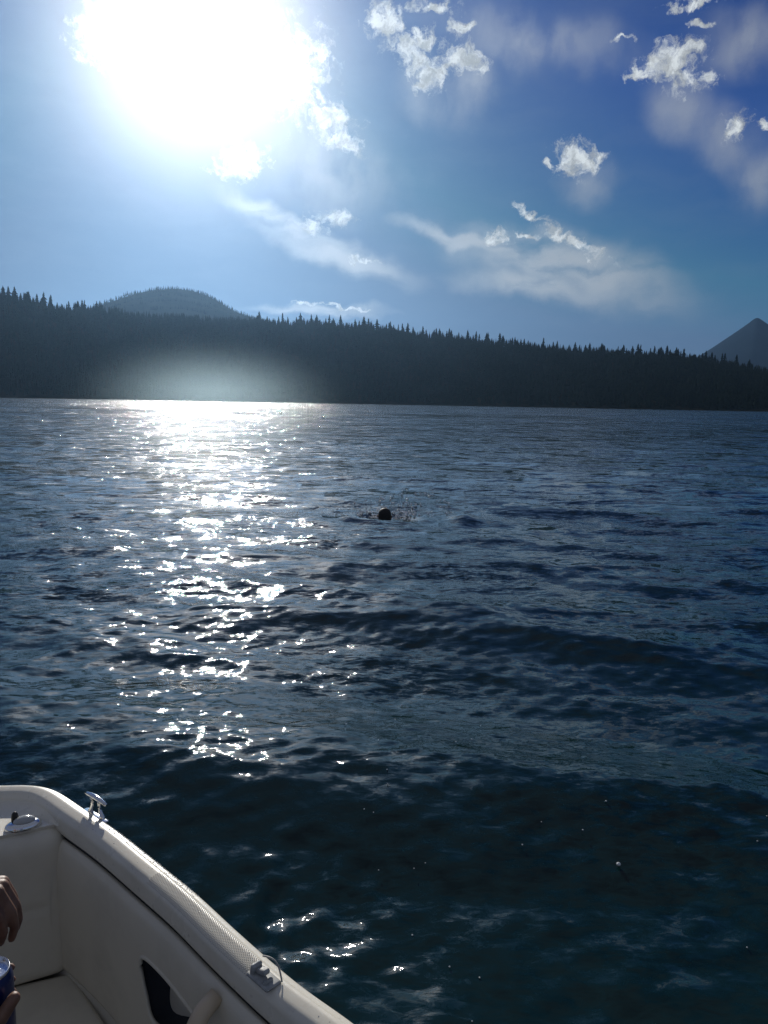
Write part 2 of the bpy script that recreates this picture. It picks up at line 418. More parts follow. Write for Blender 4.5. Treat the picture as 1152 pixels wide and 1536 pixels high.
# ------------------------------------------------------------------ boat outline (needed by the water too)
RIMZ = 0.75
APEX = Vector((-1.10, 1.985)); AX = Vector((math.sin(R(-20)), math.cos(R(-20)))); NX = Vector((AX.y, -AX.x))
star = [at(x, y, RIMZ).xy for x, y in [(0, 1177), (50, 1175), (85, 1183), (130, 1212), (180, 1245), (240, 1292), (300, 1340), (360, 1395), (450, 1472), (540, 1536)]]
star += [Vector(p) for p in ((0.12, 1.04), (0.30, 0.80), (0.45, 0.50), (0.56, 0.1), (0.66, -0.5), (0.9, -1.4), (1.15, -2.6))]
port = []
for p in star[1:]:
    d_ = p - APEX; port.append(APEX + AX * d_.dot(AX) - NX * d_.dot(NX))
ctrl = list(reversed(port)) + [APEX] + star
def smooth_curve(pts, step=0.012):
    out = []
    P = [np.array(p) for p in pts]
    P = [2 * P[0] - P[1]] + P + [2 * P[-1] - P[-2]]
    for i in range(1, len(P) - 2):
        p0, p1, p2, p3 = P[i - 1:i + 3]
        k = max(2, int(np.linalg.norm(p2 - p1) / step))
        for j in range(k):
            t = j / k
            out.append(0.5 * ((2 * p1) + (-p0 + p2) * t + (2 * p0 - 5 * p1 + 4 * p2 - p3) * t * t + (-p0 + 3 * p1 - 3 * p2 + p3) * t ** 3))
    out.append(P[-2])
    a = np.array(out)
    L = np.concatenate([[0], np.cumsum(np.linalg.norm(np.diff(a, axis=0), axis=1))])
    s = np.arange(0, L[-1], step)
    a = np.stack([np.interp(s, L, a[:, k]) for k in range(2)], -1)
    for _ in range(14):
        a[1:-1] = 0.25 * a[:-2] + 0.5 * a[1:-1] + 0.25 * a[2:]
    return a
rim = smooth_curve(ctrl)
tng = np.gradient(rim, axis=0); tng /= np.linalg.norm(tng, axis=1)[:, None]
inn = np.stack([tng[:, 1], -tng[:, 0]], -1)            # runs port aft -> bow -> starboard aft: the inside is on the right
def rim_index(px, py, z=RIMZ):
    p = np.array(at(px, py, z).xy); return int(np.argmin(((rim - p) ** 2).sum(1)))

# ------------------------------------------------------------------ water
half = np.concatenate([np.arange(0, 33, 0.075), 33 + np.cumsum(0.075 * 1.055 ** np.arange(1, 90))])
half = half[half < 178]; half = np.append(half, 180.0)
azw = np.concatenate([-half[::-1], half[1:]])
pxr = np.concatenate([np.arange(3.0, 40, 1.3), np.arange(40, 1000, 1.7), np.arange(1000, 3600, 12)])[::-1]
rw = 1.8 * 1160 / pxr
rw = np.concatenate([rw, [900, 1100, 1290]])
Aw, Rw = np.meshgrid(np.radians(azw), rw)
X = np.sin(Aw) * Rw; Y = np.cos(Aw) * Rw
dr = np.gradient(rw)[:, None] * np.ones_like(X)
dX = np.zeros_like(X); dY = np.zeros_like(X); dZ = np.zeros_like(X)
wr = np.random.default_rng(5)
WIND = R(196)              # direction the waves run towards (azimuth)
def wave(lam, amp, a, ph, chop=0.70):
    global dX, dY, dZ
    k = 2 * math.pi / lam
    fade = np.clip((lam / (2.6 * dr)) - 0.6, 0, 1)
    fade = fade[:, :1]
    if 0.2 < lam < 2.0: fade = fade * (0.62 + 0.38 * np.clip((rw[:, None] - 3.2) / 2.5, 0, 1))   # calmer in the lee of the boat
    c = np.cos(k * (X * math.sin(a) + Y * math.cos(a)) + ph); s = np.sin(k * (X * math.sin(a) + Y * math.cos(a)) + ph)
    dZ += amp * fade * c
    dX -= chop * amp * fade * s * math.sin(a); dY -= chop * amp * fade * s * math.cos(a)
for k in range(90):
    lam = 0.11 * (4.2 / 0.11) ** (k / 89)
    spread = 1.0 - 0.45 * (k / 89)
    a = WIND + wr.normal(0, spread if lam < 0.7 else 0.42)
    steep = 0.0085 + 0.004 * math.exp(-((math.log(lam) - math.log(1.5)) / 0.7) ** 2)
    wave(lam * wr.uniform(0.9, 1.1), steep * lam / (2 * math.pi) * (2.5 if lam < 0.2 else 2.15 if lam < 1.0 else 1.8 if lam < 2.0 else 1.35), a, wr.uniform(0, 6.28))
# one broad swell rolling in beyond the boat, and the stir round the swimmer
a_ = R(196); along = X * math.sin(a_) + Y * math.cos(a_)
c0 = at(600, 1165, 0); ph0 = c0.x * math.sin(a_) + c0.y * math.cos(a_)
env = np.exp(-((Rw - 3.6) / 2.6) ** 2)
kk = 2 * math.pi / 3.4
dZ += 0.075 * env * np.cos(kk * (along - ph0)); dX -= 0.05 * env * np.sin(kk * (along - ph0)) * math.sin(a_); dY -= 0.05 * env * np.sin(kk * (along - ph0)) * math.cos(a_)
sw = at(577, 776, 0); ds = np.hypot(X - sw.x, (Y - sw.y))
dZ += 0.022 * np.exp(-(ds / 1.5) ** 2) * np.cos(ds * 2 * math.pi / 0.62)
sw2 = at(690, 776, 0); dZ += 0.085 * np.exp(-((X - sw2.x) / 0.42) ** 2 - ((Y - sw2.y) / 0.55) ** 2)
# short chop thrown back by the hull
cb = at(425, 1385, 0)
for k in range(16):
    lam = 0.075 * (0.34 / 0.075) ** (k / 15); a2 = wr.uniform(0, 6.28); kk = 2 * math.pi / lam
    e2_ = np.exp(-((X - cb.x) / 0.34) ** 2 - ((Y - cb.y) / 0.42) ** 2)
    dZ += 0.034 * lam / (2 * math.pi) * e2_ * np.cos(kk * (X * math.sin(a2) + Y * math.cos(a2)) + wr.uniform(0, 6.28)) * 1.6
# the water lies flat and low under the hull
from_rim = np.full(X.shape, 9.0)
near = (Rw < 4.5)
sub = rim[::6]
ins = np.zeros(X.shape, bool)
pxn, pyn = X[near], Y[near]
inside = np.zeros(len(pxn), bool)
poly = np.concatenate([sub, [sub[0]]])
for (x1, y1), (x2, y2) in zip(poly[:-1], poly[1:]):
    cnd = ((y1 > pyn) != (y2 > pyn)) & (pxn < (x2 - x1) * (pyn - y1) / (y2 - y1 + 1e-12) + x1)
    inside ^= cnd
ins[near] = inside
dZ = np.where(ins, -0.05, dZ); dX = np.where(ins, 0, dX); dY = np.where(ins, 0, dY)
Vw = np.stack([X + dX, Y + dY, dZ], -1).reshape(-1, 3)
nr, nc = X.shape
ii = (np.arange(nr - 1)[:, None] * nc + np.arange(nc - 1)[None]).ravel()
Fw = np.stack([ii, ii + nc, ii + nc + 1, ii + 1], -1)
water_h = dZ
def wz(x, y):
    i = int(np.argmin(abs(rw - math.hypot(x, y)))); j = int(np.argmin(abs(azw - math.degrees(math.atan2(x, y)))))
    return float(dZ[i, j])
m_water = bpy.data.materials.new('lake_water'); m_water.use_nodes = True
q = G(m_water.node_tree); b = q.n['Principled BSDF']
geo = q.n.new('ShaderNodeNewGeometry')
P = geo.outputs['Position']
dist = q.v('LENGTH', P, out=1)
mp = q.n.new('ShaderNodeMapping'); q.l.new(P, mp.inputs[0])
mp.inputs['Rotation'].default_value = (0, 0, R(-14)); mp.inputs['Scale'].default_value = (0.42, 1.0, 1.0)
n1 = q.noise(mp.outputs[0], 8.0, 9, 0.66, dist=0.5)
n0 = q.noise(mp.outputs[0], 26.0, 6, 0.7, dist=0.8)
n2 = q.noise(mp.outputs[0], 3.4, 5, 0.62)
n3 = q.noise(mp.outputs[0], 0.95, 4, 0.62)
patch = q.mr(q.noise(P, 0.35, 3, 0.5).outputs['Fac'], 0.35, 0.65, 0.55, 1.25)
s1 = q.v('SCALE', q.v('SUBTRACT', n1.outputs['Color'], (0.5, 0.5, 0.5)), scale=q.m('MULTIPLY', patch, q.mr(dist, 2.0, 12.0, 0.7, 0.8)))
s2 = q.v('SCALE', q.v('SUBTRACT', n2.outputs['Color'], (0.5, 0.5, 0.5)), scale=q.mr(dist, 4.0, 30.0, 0.3, 1.3))
s3 = q.v('SCALE', q.v('SUBTRACT', n3.outputs['Color'], (0.5, 0.5, 0.5)), scale=q.mr(dist, 10.0, 60.0, 0.15, 1.1))
n4 = q.noise(mp.outputs[0], 0.13, 3, 0.6)
s4 = q.v('SCALE', q.v('SUBTRACT', n4.outputs['Color'], (0.5, 0.5, 0.5)), scale=q.mr(dist, 25.0, 120.0, 0.0, 1.1))
s0 = q.v('SCALE', q.v('SUBTRACT', n0.outputs['Color'], (0.5, 0.5, 0.5)), scale=q.m('MULTIPLY', q.m('POWER', patch, 2.0), 0.7))
slope = q.v('MULTIPLY', q.v('ADD', q.v('ADD', q.v('ADD', q.v('ADD', s1, s2), s3), s4), s0), (1, 1, 0))
nrm = q.v('NORMALIZE', q.v('ADD', geo.outputs['Normal'], slope))
q.l.new(nrm, b.inputs['Normal'])
q.l.new(q.mr(dist, 3.5, 25.0, 0.0, 0.06), b.inputs['Coat Weight']); b.inputs['Coat Roughness'].default_value = 0.33; b.inputs['Coat IOR'].default_value = 1.333
q.l.new(nrm, b.inputs['Coat Normal'])
b.inputs['Base Color'].default_value = (0.004, 0.018, 0.020, 1)
b.inputs['IOR'].default_value = 1.36
q.l.new(q.mr(dist, 3.0, 200.0, 0.028, 0.085), b.inputs['Roughness'])
tag(link('water', mesh_np('water', Vw, Fw), m_water), kind='structure')

# ------------------------------------------------------------------ the motorboat
m_gel = mat('gelcoat', (0.74, 0.70, 0.59), 0.3, coat=0.25, noise=(9, (0.66, 0.62, 0.51), 0.45, 0.75), bump=(260, 0.06, 0.001))
# faint dried water spots and scuffs on the moulded gelcoat
q = G(m_gel.node_tree); b = q.n['Principled BSDF']; tc_ = q.n.new('ShaderNodeTexCoord').outputs['Object']
old = b.inputs['Base Color'].links[0].from_socket
spn = q.noise(tc_, 75, 3, 0.5); scn = q.n.new('ShaderNodeMapping'); q.l.new(tc_, scn.inputs[0]); scn.inputs['Scale'].default_value = (14, 160, 90); scn.inputs['Rotation'].default_value = (0, 0, R(40))
scf = q.noise(scn.outputs[0], 1.0, 4, 0.7)
d1 = q.mr(spn.outputs['Fac'], 0.66, 0.74, 0.0, 0.30); d2 = q.mr(scf.outputs['Fac'], 0.66, 0.76, 0.0, 0.35)
q.l.new(q.mixc(q.m('MAXIMUM', d1, d2), old, (0.36, 0.33, 0.27, 1)), b.inputs['Base Color'])
m_vinyl = mat('vinyl', (0.68, 0.63, 0.51), 0.5, noise=(5, (0.57, 0.53, 0.43), 0.45, 0.8), bump=(420, 0.25, 0.0012))
m_gap = mat('dark_gasket', (0.24, 0.25, 0.26), 0.7)
m_carpet = mat('dark_carpet', (0.035, 0.04, 0.05), 0.95, bump=(600, 0.5, 0.003))
m_chrome = mat('chrome', (0.78, 0.79, 0.80), 0.10, metal=1.0)
m_grip = mat('grip_molding', (0.50, 0.48, 0.42), 0.5)
m_tan = mat('tan_plastic', (0.62, 0.50, 0.35), 0.4)
m_clip = mat('grey_plastic', (0.36, 0.37, 0.36), 0.55, noise=(60, (0.25, 0.26, 0.25), 0.4, 0.7))
m_black = mat('black_plastic', (0.02, 0.02, 0.02), 0.4)
m_lens = mat('light_lens', (0.42, 0.43, 0.42), 0.15, coat=0.5)

boat = empty('motorboat', (APEX.x, APEX.y, 0.0))
tag(boat, 'white motorboat bow with padded seat, seen from inside at lower left', 'boat')
def bp(o, p=boat):
    child_at_world(o, p) if p is boat else setattr(o, 'parent', p)
    return o
N_RIM = len(rim)
def rp(i, u, z):
    f_ = min(max(float(i), 0.0), N_RIM - 1.001); j_ = int(f_); f_ -= j_
    p_ = rim[j_] * (1 - f_) + rim[j_ + 1] * f_; n_ = inn[j_] * (1 - f_) + inn[j_ + 1] * f_
    return (float(p_[0] + n_[0] * u), float(p_[1] + n_[1] * u), z)
def sweep(name, prof, i0, i1, material, step=1, parent=boat, sub=0):
    """lofts a cross-section (u inward, z) along the rim"""
    idx = list(range(i0, i1, step))
    V = []
    for i in idx:
        for (u, z) in prof(i) if callable(prof) else prof:
            V.append(rp(i, u, z))
    k = len(prof(i0) if callable(prof) else prof)
    F = [(a * k + b, a * k + b + 1, (a + 1) * k + b + 1, (a + 1) * k + b) for a in range(len(idx) - 1) for b in range(k - 1)]
    o = bp(link(name, mesh_np(name, V, F), material), parent)
    return o
def rounded(pts, n=4, frac=0.3):
    out = [pts[0]]
    for a, b_, c_ in zip(pts, pts[1:], pts[2:]):
        a, b_, c_ = map(np.array, (a, b_, c_))
        p = b_ + (a - b_) * frac; q_ = b_ + (c_ - b_) * frac
        for j in range(n + 1):
            t = j / n
            out.append(tuple((1 - t) ** 2 * p + 2 * t * (1 - t) * b_ + t * t * q_))
    out.append(pts[-1]); return out
Z = RIMZ
sweep('hull', rounded([(0.30, Z - 1.05), (0.16, Z - 0.72), (0.05, Z - 0.35), (0.006, Z - 0.12), (0.003, Z - 0.055)]), 0, N_RIM, m_gel, 2)
sweep('rub_rail', rounded([(0.004, Z - 0.062), (-0.012, Z - 0.06), (-0.016, Z - 0.045), (-0.012, Z - 0.03), (0.002, Z - 0.028)]), 0, N_RIM, m_grip, 2)
gun_prof = rounded([(0.001, Z - 0.03), (0.0, Z - 0.010), (0.006, Z - 0.001), (0.019, Z + 0.001), (0.022, Z + 0.007), (0.027, Z + 0.0095), (0.034, Z + 0.0095), (0.054, Z + 0.005), (0.065, Z - 0.008), (0.068, Z - 0.036), (0.065, Z - 0.050), (0.054, Z - 0.052)], 3, 0.3)
sweep('gunwale', gun_prof, 0, N_RIM, m_gel, 1)
sweep('gasket', [(0.056, Z - 0.050), (0.050, Z - 0.075), (0.056, Z - 0.11)], 0, N_RIM, m_gap, 2)
i_corner = rim_index(118, 1205); i_bow0 = max(0, int(np.argmin(((rim - np.array(APEX)) ** 2).sum(1))) - (i_corner - int(np.argmin(((rim - np.array(APEX)) ** 2).sum(1)))))
LEDGE = 0.722
# inner wall round the bow, above the ledge
i_ap = int(np.argmin(((rim - np.array(APEX)) ** 2).sum(1)))
def u_end(i):
    t = min(1.0, max(0.0, (i_corner + 2 - i if i > i_ap else i - i_bow0 + 2) / 16.0))
    return 0.069 + 0.062 * t * t * (3 - 2 * t)
def wall_prof(i):
    ue = u_end(i)
    return [(0.058, Z - 0.004), (0.0645, Z - 0.012), (0.0655 + (ue - 0.069) * 0.25, Z - 0.019), (0.067 + (ue - 0.069) * 0.62, Z - 0.0245), (ue + 0.001, LEDGE - 0.0005)]
sweep('bow_wall', wall_prof, i_bow0 - 2, i_corner + 3, m_gel, 1)
# side panels, starboard with an open pocket
iP0 = rim_index(108, 1192)
prof_panel = rounded([(0.054, Z - 0.092), (0.055, Z - 0.064), (0.068, Z - 0.059), (0.081, Z - 0.075), (0.088, Z - 0.13), (0.086, Z - 0.25), (0.080, Z - 0.42), (0.074, Z - 0.60)], 3, 0.33)
def to_rim(p):
    d = ((rim - np.array(p[:2])) ** 2).sum(1); i = int(np.argmin(d))
    return i, float(np.dot(np.array(p[:2]) - rim[i], inn[i]))
def panel_hit(px, py, u=0.094):
    best = None
    for z in np.linspace(Z - 0.06, 0.15, 240):
        i, uu = to_rim(at(px, py, z))
        if uu < u: return i, float(z)
    return i, float(z)
pk = [panel_hit(*p) for p in [(208, 1440), (238, 1462), (290, 1530), (300, 1560), (232, 1545), (212, 1490)]]
pc_i = np.mean([k[0] for k in pk]); pc_z = np.mean([k[1] for k in pk])
pkc = [(pk[k][0], pk[k][1]) for k in range(6)]
print('pocket', pk, 'ctr', pc_i, pc_z)
poly_pk = []
for a_ in range(6):
    poly_pk.append(pkc[a_])
# smooth closed outline of the pocket in (rim index, z)
PK = np.array(poly_pk, float)
def closed_smooth(P, n=8):
    out = []
    L = len(P)
    for i in range(L):
        p0, p1, p2, p3 = P[i - 1], P[i], P[(i + 1) % L], P[(i + 2) % L]
        for j in range(n):
            t = j / n
            out.append(0.5 * (2 * p1 + (p2 - p0) * t + (2 * p0 - 5 * p1 + 4 * p2 - p3) * t * t + (3 * p1 - p0 - 3 * p2 + p3) * t ** 3))
    return np.array(out)
PKs = closed_smooth(PK)
def in_poly(x, y, P):
    r_ = False
    for (x1, y1), (x2, y2) in zip(P, np.roll(P, -1, 0)):
        if (y1 > y) != (y2 > y) and x < (x2 - x1) * (y - y1) / (y2 - y1 + 1e-12) + x1: r_ = not r_
    return r_
def panel_u(z):
    zs = [p[1] for p in prof_panel[8:]]; us = [p[0] for p in prof_panel[8:]]
    return float(np.interp(-z, [-a for a in zs], us))
def build_panel(name, i0, i1, pocket):
    top = prof_panel[:14]
    zz = np.linspace(top[-1][1], 0.345, 110)
    prof = top + [(panel_u(z), z) for z in zz[1:]] + [(panel_u(0.33) - 0.003, 0.336), (0.066, 0.330), (0.030, 0.329)]
    idx = np.arange(i0, i1, 0.34 if pocket else 3)
    V = [rp(i, u, z) for i in idx for (u, z) in prof]
    k = len(prof); F = []
    for a in range(len(idx) - 1):
        for b_ in range(k - 1):
            zc = 0.5 * (prof[b_][1] + prof[b_ + 1][1])
            if pocket and b_ > 6 and in_poly(idx[a] + 0.17, zc, PKs): continue
            F.append((a * k + b_, a * k + b_ + 1, (a + 1) * k + b_ + 1, (a + 1) * k + b_))
    return bp(link(name, mesh_np(name, V, F), m_vinyl))
panel = build_panel('side_panel', iP0, min(N_RIM, iP0 + 190), True)
build_panel('side_panel', max(0, 2 * int(np.argmin(((rim - np.array(APEX)) ** 2).sum(1))) - iP0 - 190), 2 * int(np.argmin(((rim - np.array(APEX)) ** 2).sum(1))) - iP0, False)
sweep('lower_liner', [(0.036, 0.334), (0.034, 0.25), (0.09, 0.168)], 0, N_RIM, m_carpet, 3)
# pocket: dark recess with a rolled lip
bm = bmesh.new()
cI, cZ = PKs.mean(0)
rings = []
for (sc_, du) in ((1.06, -0.001), (1.05, -0.03), (0.92, -0.055)):
    ring = []
    for (pi_, pz) in PKs:
        i_ = cI + (pi_ - cI) * sc_; z_ = cZ + (pz - cZ) * sc_
        ring.append(bm.verts.new(rp(i_, panel_u(z_) + du, z_)))
    rings.append(ring)
for ra, rb in zip(rings, rings[1:]):
    for j in range(len(ra)):
        bm.faces.new((ra[j], ra[(j + 1) % len(ra)], rb[(j + 1) % len(ra)], rb[j]))
cv = bm.verts.new(rp(int(round(cI)), panel_u(cZ) - 0.06, cZ))
for j in range(len(rings[-1])): bm.faces.new((rings[-1][j], rings[-1][(j + 1) % len(ring)], cv))
pocket = bp(bm_obj('pocket', bm, m_carpet))
def tube(name, pts, rad, material, closed=False, parent=None, seg=8):
    bm = bmesh.new(); rings = []
    P = [Vector(p) for p in pts]; n = len(P)
    rads = rad if isinstance(rad, (list, tuple)) else [rad] * n
    upv = Vector((0, 0, 1))
    for i, p in enumerate(P):
        t = (P[(i + 1) % n] - P[i - 1]) if closed else (P[min(i + 1, n - 1)] - P[max(i - 1, 0)])
        t.normalize(); s = t.cross(upv)
        if s.length < 0.05: s = t.cross(Vector((0, 1, 0)))
        s.normalize(); q_ = s.cross(t)
        rings.append([bm.verts.new(p + (s * math.cos(a) + q_ * math.sin(a)) * rads[i]) for a in [2 * math.pi * k / seg for k in range(seg)]])
    m_ = n if closed else n - 1
    for i in range(m_):
        a, b_ = rings[i], rings[(i + 1) % n]
        for k in range(seg): bm.faces.new((a[k], a[(k + 1) % seg], b_[(k + 1) % seg], b_[k]))
    if not closed: bm.faces.new(list(reversed(rings[0]))); bm.faces.new(rings[-1])
    bmesh.ops.recalc_face_normals(bm, faces=bm.faces)
    return bm_obj(name, bm, material, parent)
lip = [rp(a, panel_u(b_) - 0.001, b_) for a, b_ in PKs]
bp(tube('lip', lip, 0.005, m_vinyl, True), pocket)
# grab handle on the panel, a tan loop
h0 = panel_hit(318, 1500); h1 = panel_hit(318, 1650)
hp_ = []
for j in range(13):
    t = j / 12; ii_ = h0[0] + (h1[0] - h0[0]) * t; z_ = h0[1] + (h1[1] - h0[1]) * t
    hp_.append(rp(ii_, panel_u(z_) + 0.052 * math.sin(math.pi * t) ** 0.45, z_))
bp(tube('grab_handle', hp_, [0.022 - 0.005 * abs(j - 6) / 6 for j in range(13)], m_tan, seg=12))
# floor and the liner beneath the cushions
fl = [rp(i, 0.10, 0.17) for i in range(0, N_RIM, 5)]
bm = bmesh.new(); vs_ = [bm.verts.new(p) for p in fl]
for a in range(len(vs_) // 2):
    b_ = len(vs_) - 1 - a
    if b_ - a >= 2: bm.faces.new((vs_[a], vs_[a + 1], vs_[b_ - 1], vs_[b_]) if b_ - a > 2 else (vs_[a], vs_[a + 1], vs_[b_]))
bmesh.ops.recalc_face_normals(bm, faces=bm.faces)
bp(bm_obj('floor', bm, m_carpet, smooth=False))
# backrest, seat and ledge
TR = Vector((-0.778, 1.818, 0.0)); e1 = Vector((math.cos(R(27)), math.sin(R(27)), 0)); e2 = Vector((0, 0, 1)).cross(e1)          # e2 away from the viewer
if e2.y < 0: e2 = -e2
def cushion(name, corners, z0, z1, rad, material, tilt=0.0, bulge=0.0, cuts=10):
    """upholstered block on a plan polygon (four corners), edges rolled, faces slightly crowned"""
    bm = bmesh.new()
    lo = [bm.verts.new((p[0], p[1], z0)) for p in corners]; hi = [bm.verts.new((p[0], p[1], z1)) for p in corners]
    bm.faces.new(list(reversed(lo))); bm.faces.new(hi)
    for k in range(4): bm.faces.new((lo[k], lo[(k + 1) % 4], hi[(k + 1) % 4], hi[k]))
    bmesh.ops.recalc_face_normals(bm, faces=bm.faces)
    bmesh.ops.bevel(bm, geom=list(bm.edges), offset=rad, segments=6, profile=0.6, affect='EDGES', clamp_overlap=True)
    big = [f for f in bm.faces if f.calc_area() > 0.01]
    bmesh.ops.subdivide_edges(bm, edges=list({e for f in big for e in f.edges if e.calc_length() > 0.1}), cuts=cuts, use_grid_fill=True)
    bm.normal_update()
    c0 = sum((v.co for v in bm.verts), Vector()) / len(bm.verts)
    for v in bm.verts:
        nz = 0.004 * math.sin(v.co.x * 23 + v.co.z * 17) * math.sin(v.co.y * 19 + v.co.z * 11)
        gr = 0.0055 * math.exp(-((v.co.z - 0.545 + 0.02 * math.sin(v.co.x * 6)) / 0.009) ** 2) if z1 > 0.6 else 0.0
        v.co += v.normal * (nz * 0.6 - gr)
    o = bm_obj(name, bm, material)
    return o
def P2(base, a, b_): v = base + e1 * a + e2 * b_; return (v.x, v.y)
base = Vector((TR.x, TR.y, 0))
BW = 0.42
back = bp(cushion('backrest', [P2(base, -BW, 0.0), P2(base, -0.010, 0.0), P2(base, -0.010, 0.090), P2(base, -BW, 0.090)], 0.320, 0.7125, 0.043, m_vinyl, cuts=26))
# horizontal break of the padding two fifths down
ys = [Vector((*P2(base, -BW + 0.03 + (BW - 0.05) * t, -0.0005), 0.505 + 0.006 * math.sin(t * 5))) for t in np.linspace(0, 1, 16)]
seat_r0 = at(112, 1464, 0.320); seat_r1 = at(160, 1536, 0.320)
sdir = (seat_r1 - seat_r0).normalized()
sr = seat_r0 - sdir * 0.02
sc2 = seat_r0 + sdir * 0.90
def across(p, inset=0.03):
    d_ = (Vector((p.x, p.y)) - APEX).dot(NX); q_ = Vector((p.x, p.y)) - NX * (2 * d_ - inset); return (q_.x, q_.y)
seat = bp(cushion('seat_cushion', [across(sc2), (sc2.x, sc2.y), (sr.x, sr.y), across(sr)], 0.20, 0.322, 0.018, m_vinyl))
# seat base box under the cushion
bp(cushion('seat_base', [across(sc2, 0.07), (sc2.x - 0.03, sc2.y), (sr.x - 0.03, sr.y - 0.01), across(sr, 0.07)], 0.172, 0.198, 0.006, m_gel, cuts=2))
# ledge between backrest and bow wall
iA = int(np.argmin(((rim - np.array(APEX)) ** 2).sum(1)))
arc = [rp(i, u_end(i) - 0.002, LEDGE) for i in range(i_bow0 - 2, i_corner + 3, 1)]
bm = bmesh.new()
front = [Vector((*P2(base, 0.012 - (BW + 0.02) * (1 - t), 0.040), LEDGE)) for t in np.linspace(0, 1, len(arc))]
va = [bm.verts.new(p) for p in arc]; vb = [bm.verts.new(p) for p in front]; vc = [bm.verts.new(p + Vector((0, 0.004, -0.010))) for p in front]; vd = [bm.verts.new(p + Vector((0, 0.012, -0.020))) for p in front]
for j in range(len(arc) - 1):
    bm.faces.new((va[j], va[j + 1], vb[j + 1], vb[j])); bm.faces.new((vb[j], vb[j + 1], vc[j + 1], vc[j])); bm.faces.new((vc[j], vc[j + 1], vd[j + 1], vd[j]))
bmesh.ops.recalc_face_normals(bm, faces=bm.faces)
bp(bm_obj('ledge', bm, m_gel, smooth=False))
# anti-slip strip: hundreds of little moulded diamonds on the gunwale top
i_s0, i_s1 = rim_index(256, 1305), rim_index(412, 1440)
Vn, Fn = [], []
def gz(u): return float(np.interp(u, [p[0] for p in gun_prof[18:40]], [p[1] for p in gun_prof[18:40]]))
top_pts = [(p[0], p[1]) for p in gun_prof if p[1] > Z - 0.03 and p[0] > 0.02]
def gz(u): return float(np.interp(u, [p[0] for p in top_pts], [p[1] for p in top_pts]))
s_ = float(i_s0); row = 0
while s_ < i_s1:
    for c_ in range(7):
        u = 0.0285 + c_ * 0.0052 + (0.0026 if row % 2 else 0)
        fr = (s_ - i_s0) / (i_s1 - i_s0)
        if u > 0.0600: continue
        i_ = int(s_); f_ = s_ - i_
        p = np.array(rp(i_, u, 0)) * (1 - f_) + np.array(rp(i_ + 1, u, 0)) * f_
        t_ = np.array([*tng[i_], 0]); n_ = np.array([*inn[i_], 0]); z_ = gz(u)
        k = len(Vn); rd = 0.0021
        Vn += [p + t_ * rd + [0, 0, z_ - 0.0004], p + n_ * rd + [0, 0, z_ - 0.0004], p - t_ * rd + [0, 0, z_ - 0.0004], p - n_ * rd + [0, 0, z_ - 0.0004], p + [0, 0, z_ + 0.0015]]
        Fn += [(k, k + 1, k + 4), (k + 1, k + 2, k + 4), (k + 2, k + 3, k + 4), (k + 3, k, k + 4)]
    s_ += 0.23; row += 1
o = bp(link('anti_slip_studs', mesh_np('anti_slip_studs', Vn, Fn), m_grip, smooth=False)); o['kind'] = 'stuff'
# chrome pull-up cleat on the outer edge
def frame_at(i, u, z):
    t_ = Vector((*tng[i], 0)); n_ = Vector((*inn[i], 0))
    return Matrix(((t_.x, n_.x, 0, rim[i, 0] + n_.x * u), (t_.y, n_.y, 0, rim[i, 1] + n_.y * u), (0, 0, 1, z), (0, 0, 0, 1)))
def boxm(bm, c, s, M=Matrix(), bev=0.0):
    r_ = bmesh.ops.create_cube(bm, size=1.0, matrix=M @ Matrix.Translation(c) @ Matrix.Diagonal((*s, 1)))
    if bev:
        es = list({e for v in r_['verts'] for e in v.link_edges})
        bmesh.ops.bevel(bm, geom=es, offset=bev, segments=3, profile=0.5, affect='EDGES')
M = frame_at(rim_index(146, 1219), -0.002, Z - 0.006)
cl = [M @ Vector((x_, 0, 0.050 - 0.006 * (x_ / 0.055) ** 2 * 1.0)) for x_ in np.linspace(-0.047, 0.047, 13)]
cleat = bp(tube('cleat', cl, [0.0036 + 0.0030 * math.cos((k - 6) / 6 * 1.4) for k in range(13)], m_chrome, seg=10))
for sx in (-1, 1):
    pts = [M @ Vector((sx * (0.030 - 0.014 * math.sin(t * 2.2)), 0, 0.048 * t)) for t in np.linspace(0, 1, 8)]
    bp(tube('post', pts, [0.008, 0.0065, 0.0052, 0.0045, 0.0045, 0.005, 0.006, 0.0065], m_chrome, seg=10), cleat)
bm = bmesh.new(); boxm(bm, (0, 0.004, 0.001), (0.10, 0.018, 0.006), M, 0.002); bp(bm_obj('base_plate', bm, m_chrome), cleat)
# folded clip with wire bail on the gunwale
M = frame_at(rim_index(428, 1458), 0.050, gz(0.050) + 0.001)
M = M @ Matrix.Scale(0.86, 4)
bm = bmesh.new(); boxm(bm, (0, 0, 0.004), (0.074, 0.040, 0.009), M, 0.004); clip = bp(bm_obj('rod_clip', bm, m_clip))
for (cx_, cy_, w_, d_, h_) in ((-0.026, 0.002, 0.012, 0.028, 0.025), (0.018, 0.004, 0.010, 0.026, 0.018)):
    bm = bmesh.new(); boxm(bm, (cx_, cy_, h_ / 2), (w_, d_, h_), M @ Matrix.Rotation(0.15, 4, 'Y'), 0.0048); bp(bm_obj('lug', bm, m_clip), clip)
bm = bmesh.new(); boxm(bm, (-0.004, -0.002, 0.018), (0.040, 0.018, 0.012), M @ Matrix.Rotation(-0.3, 4, 'Y'), 0.004); bp(bm_obj('latch_tongue', bm, m_clip), clip)
bail = [M @ Vector((-0.028 + 0.066 * t, -0.019 - 0.010 * math.sin(math.pi * t), 0.030 - 0.024 * t + 0.010 * math.sin(math.pi * t))) for t in np.linspace(0, 1, 12)]
bp(tube('wire_bail', bail, 0.0016, m_clip, seg=6), clip)
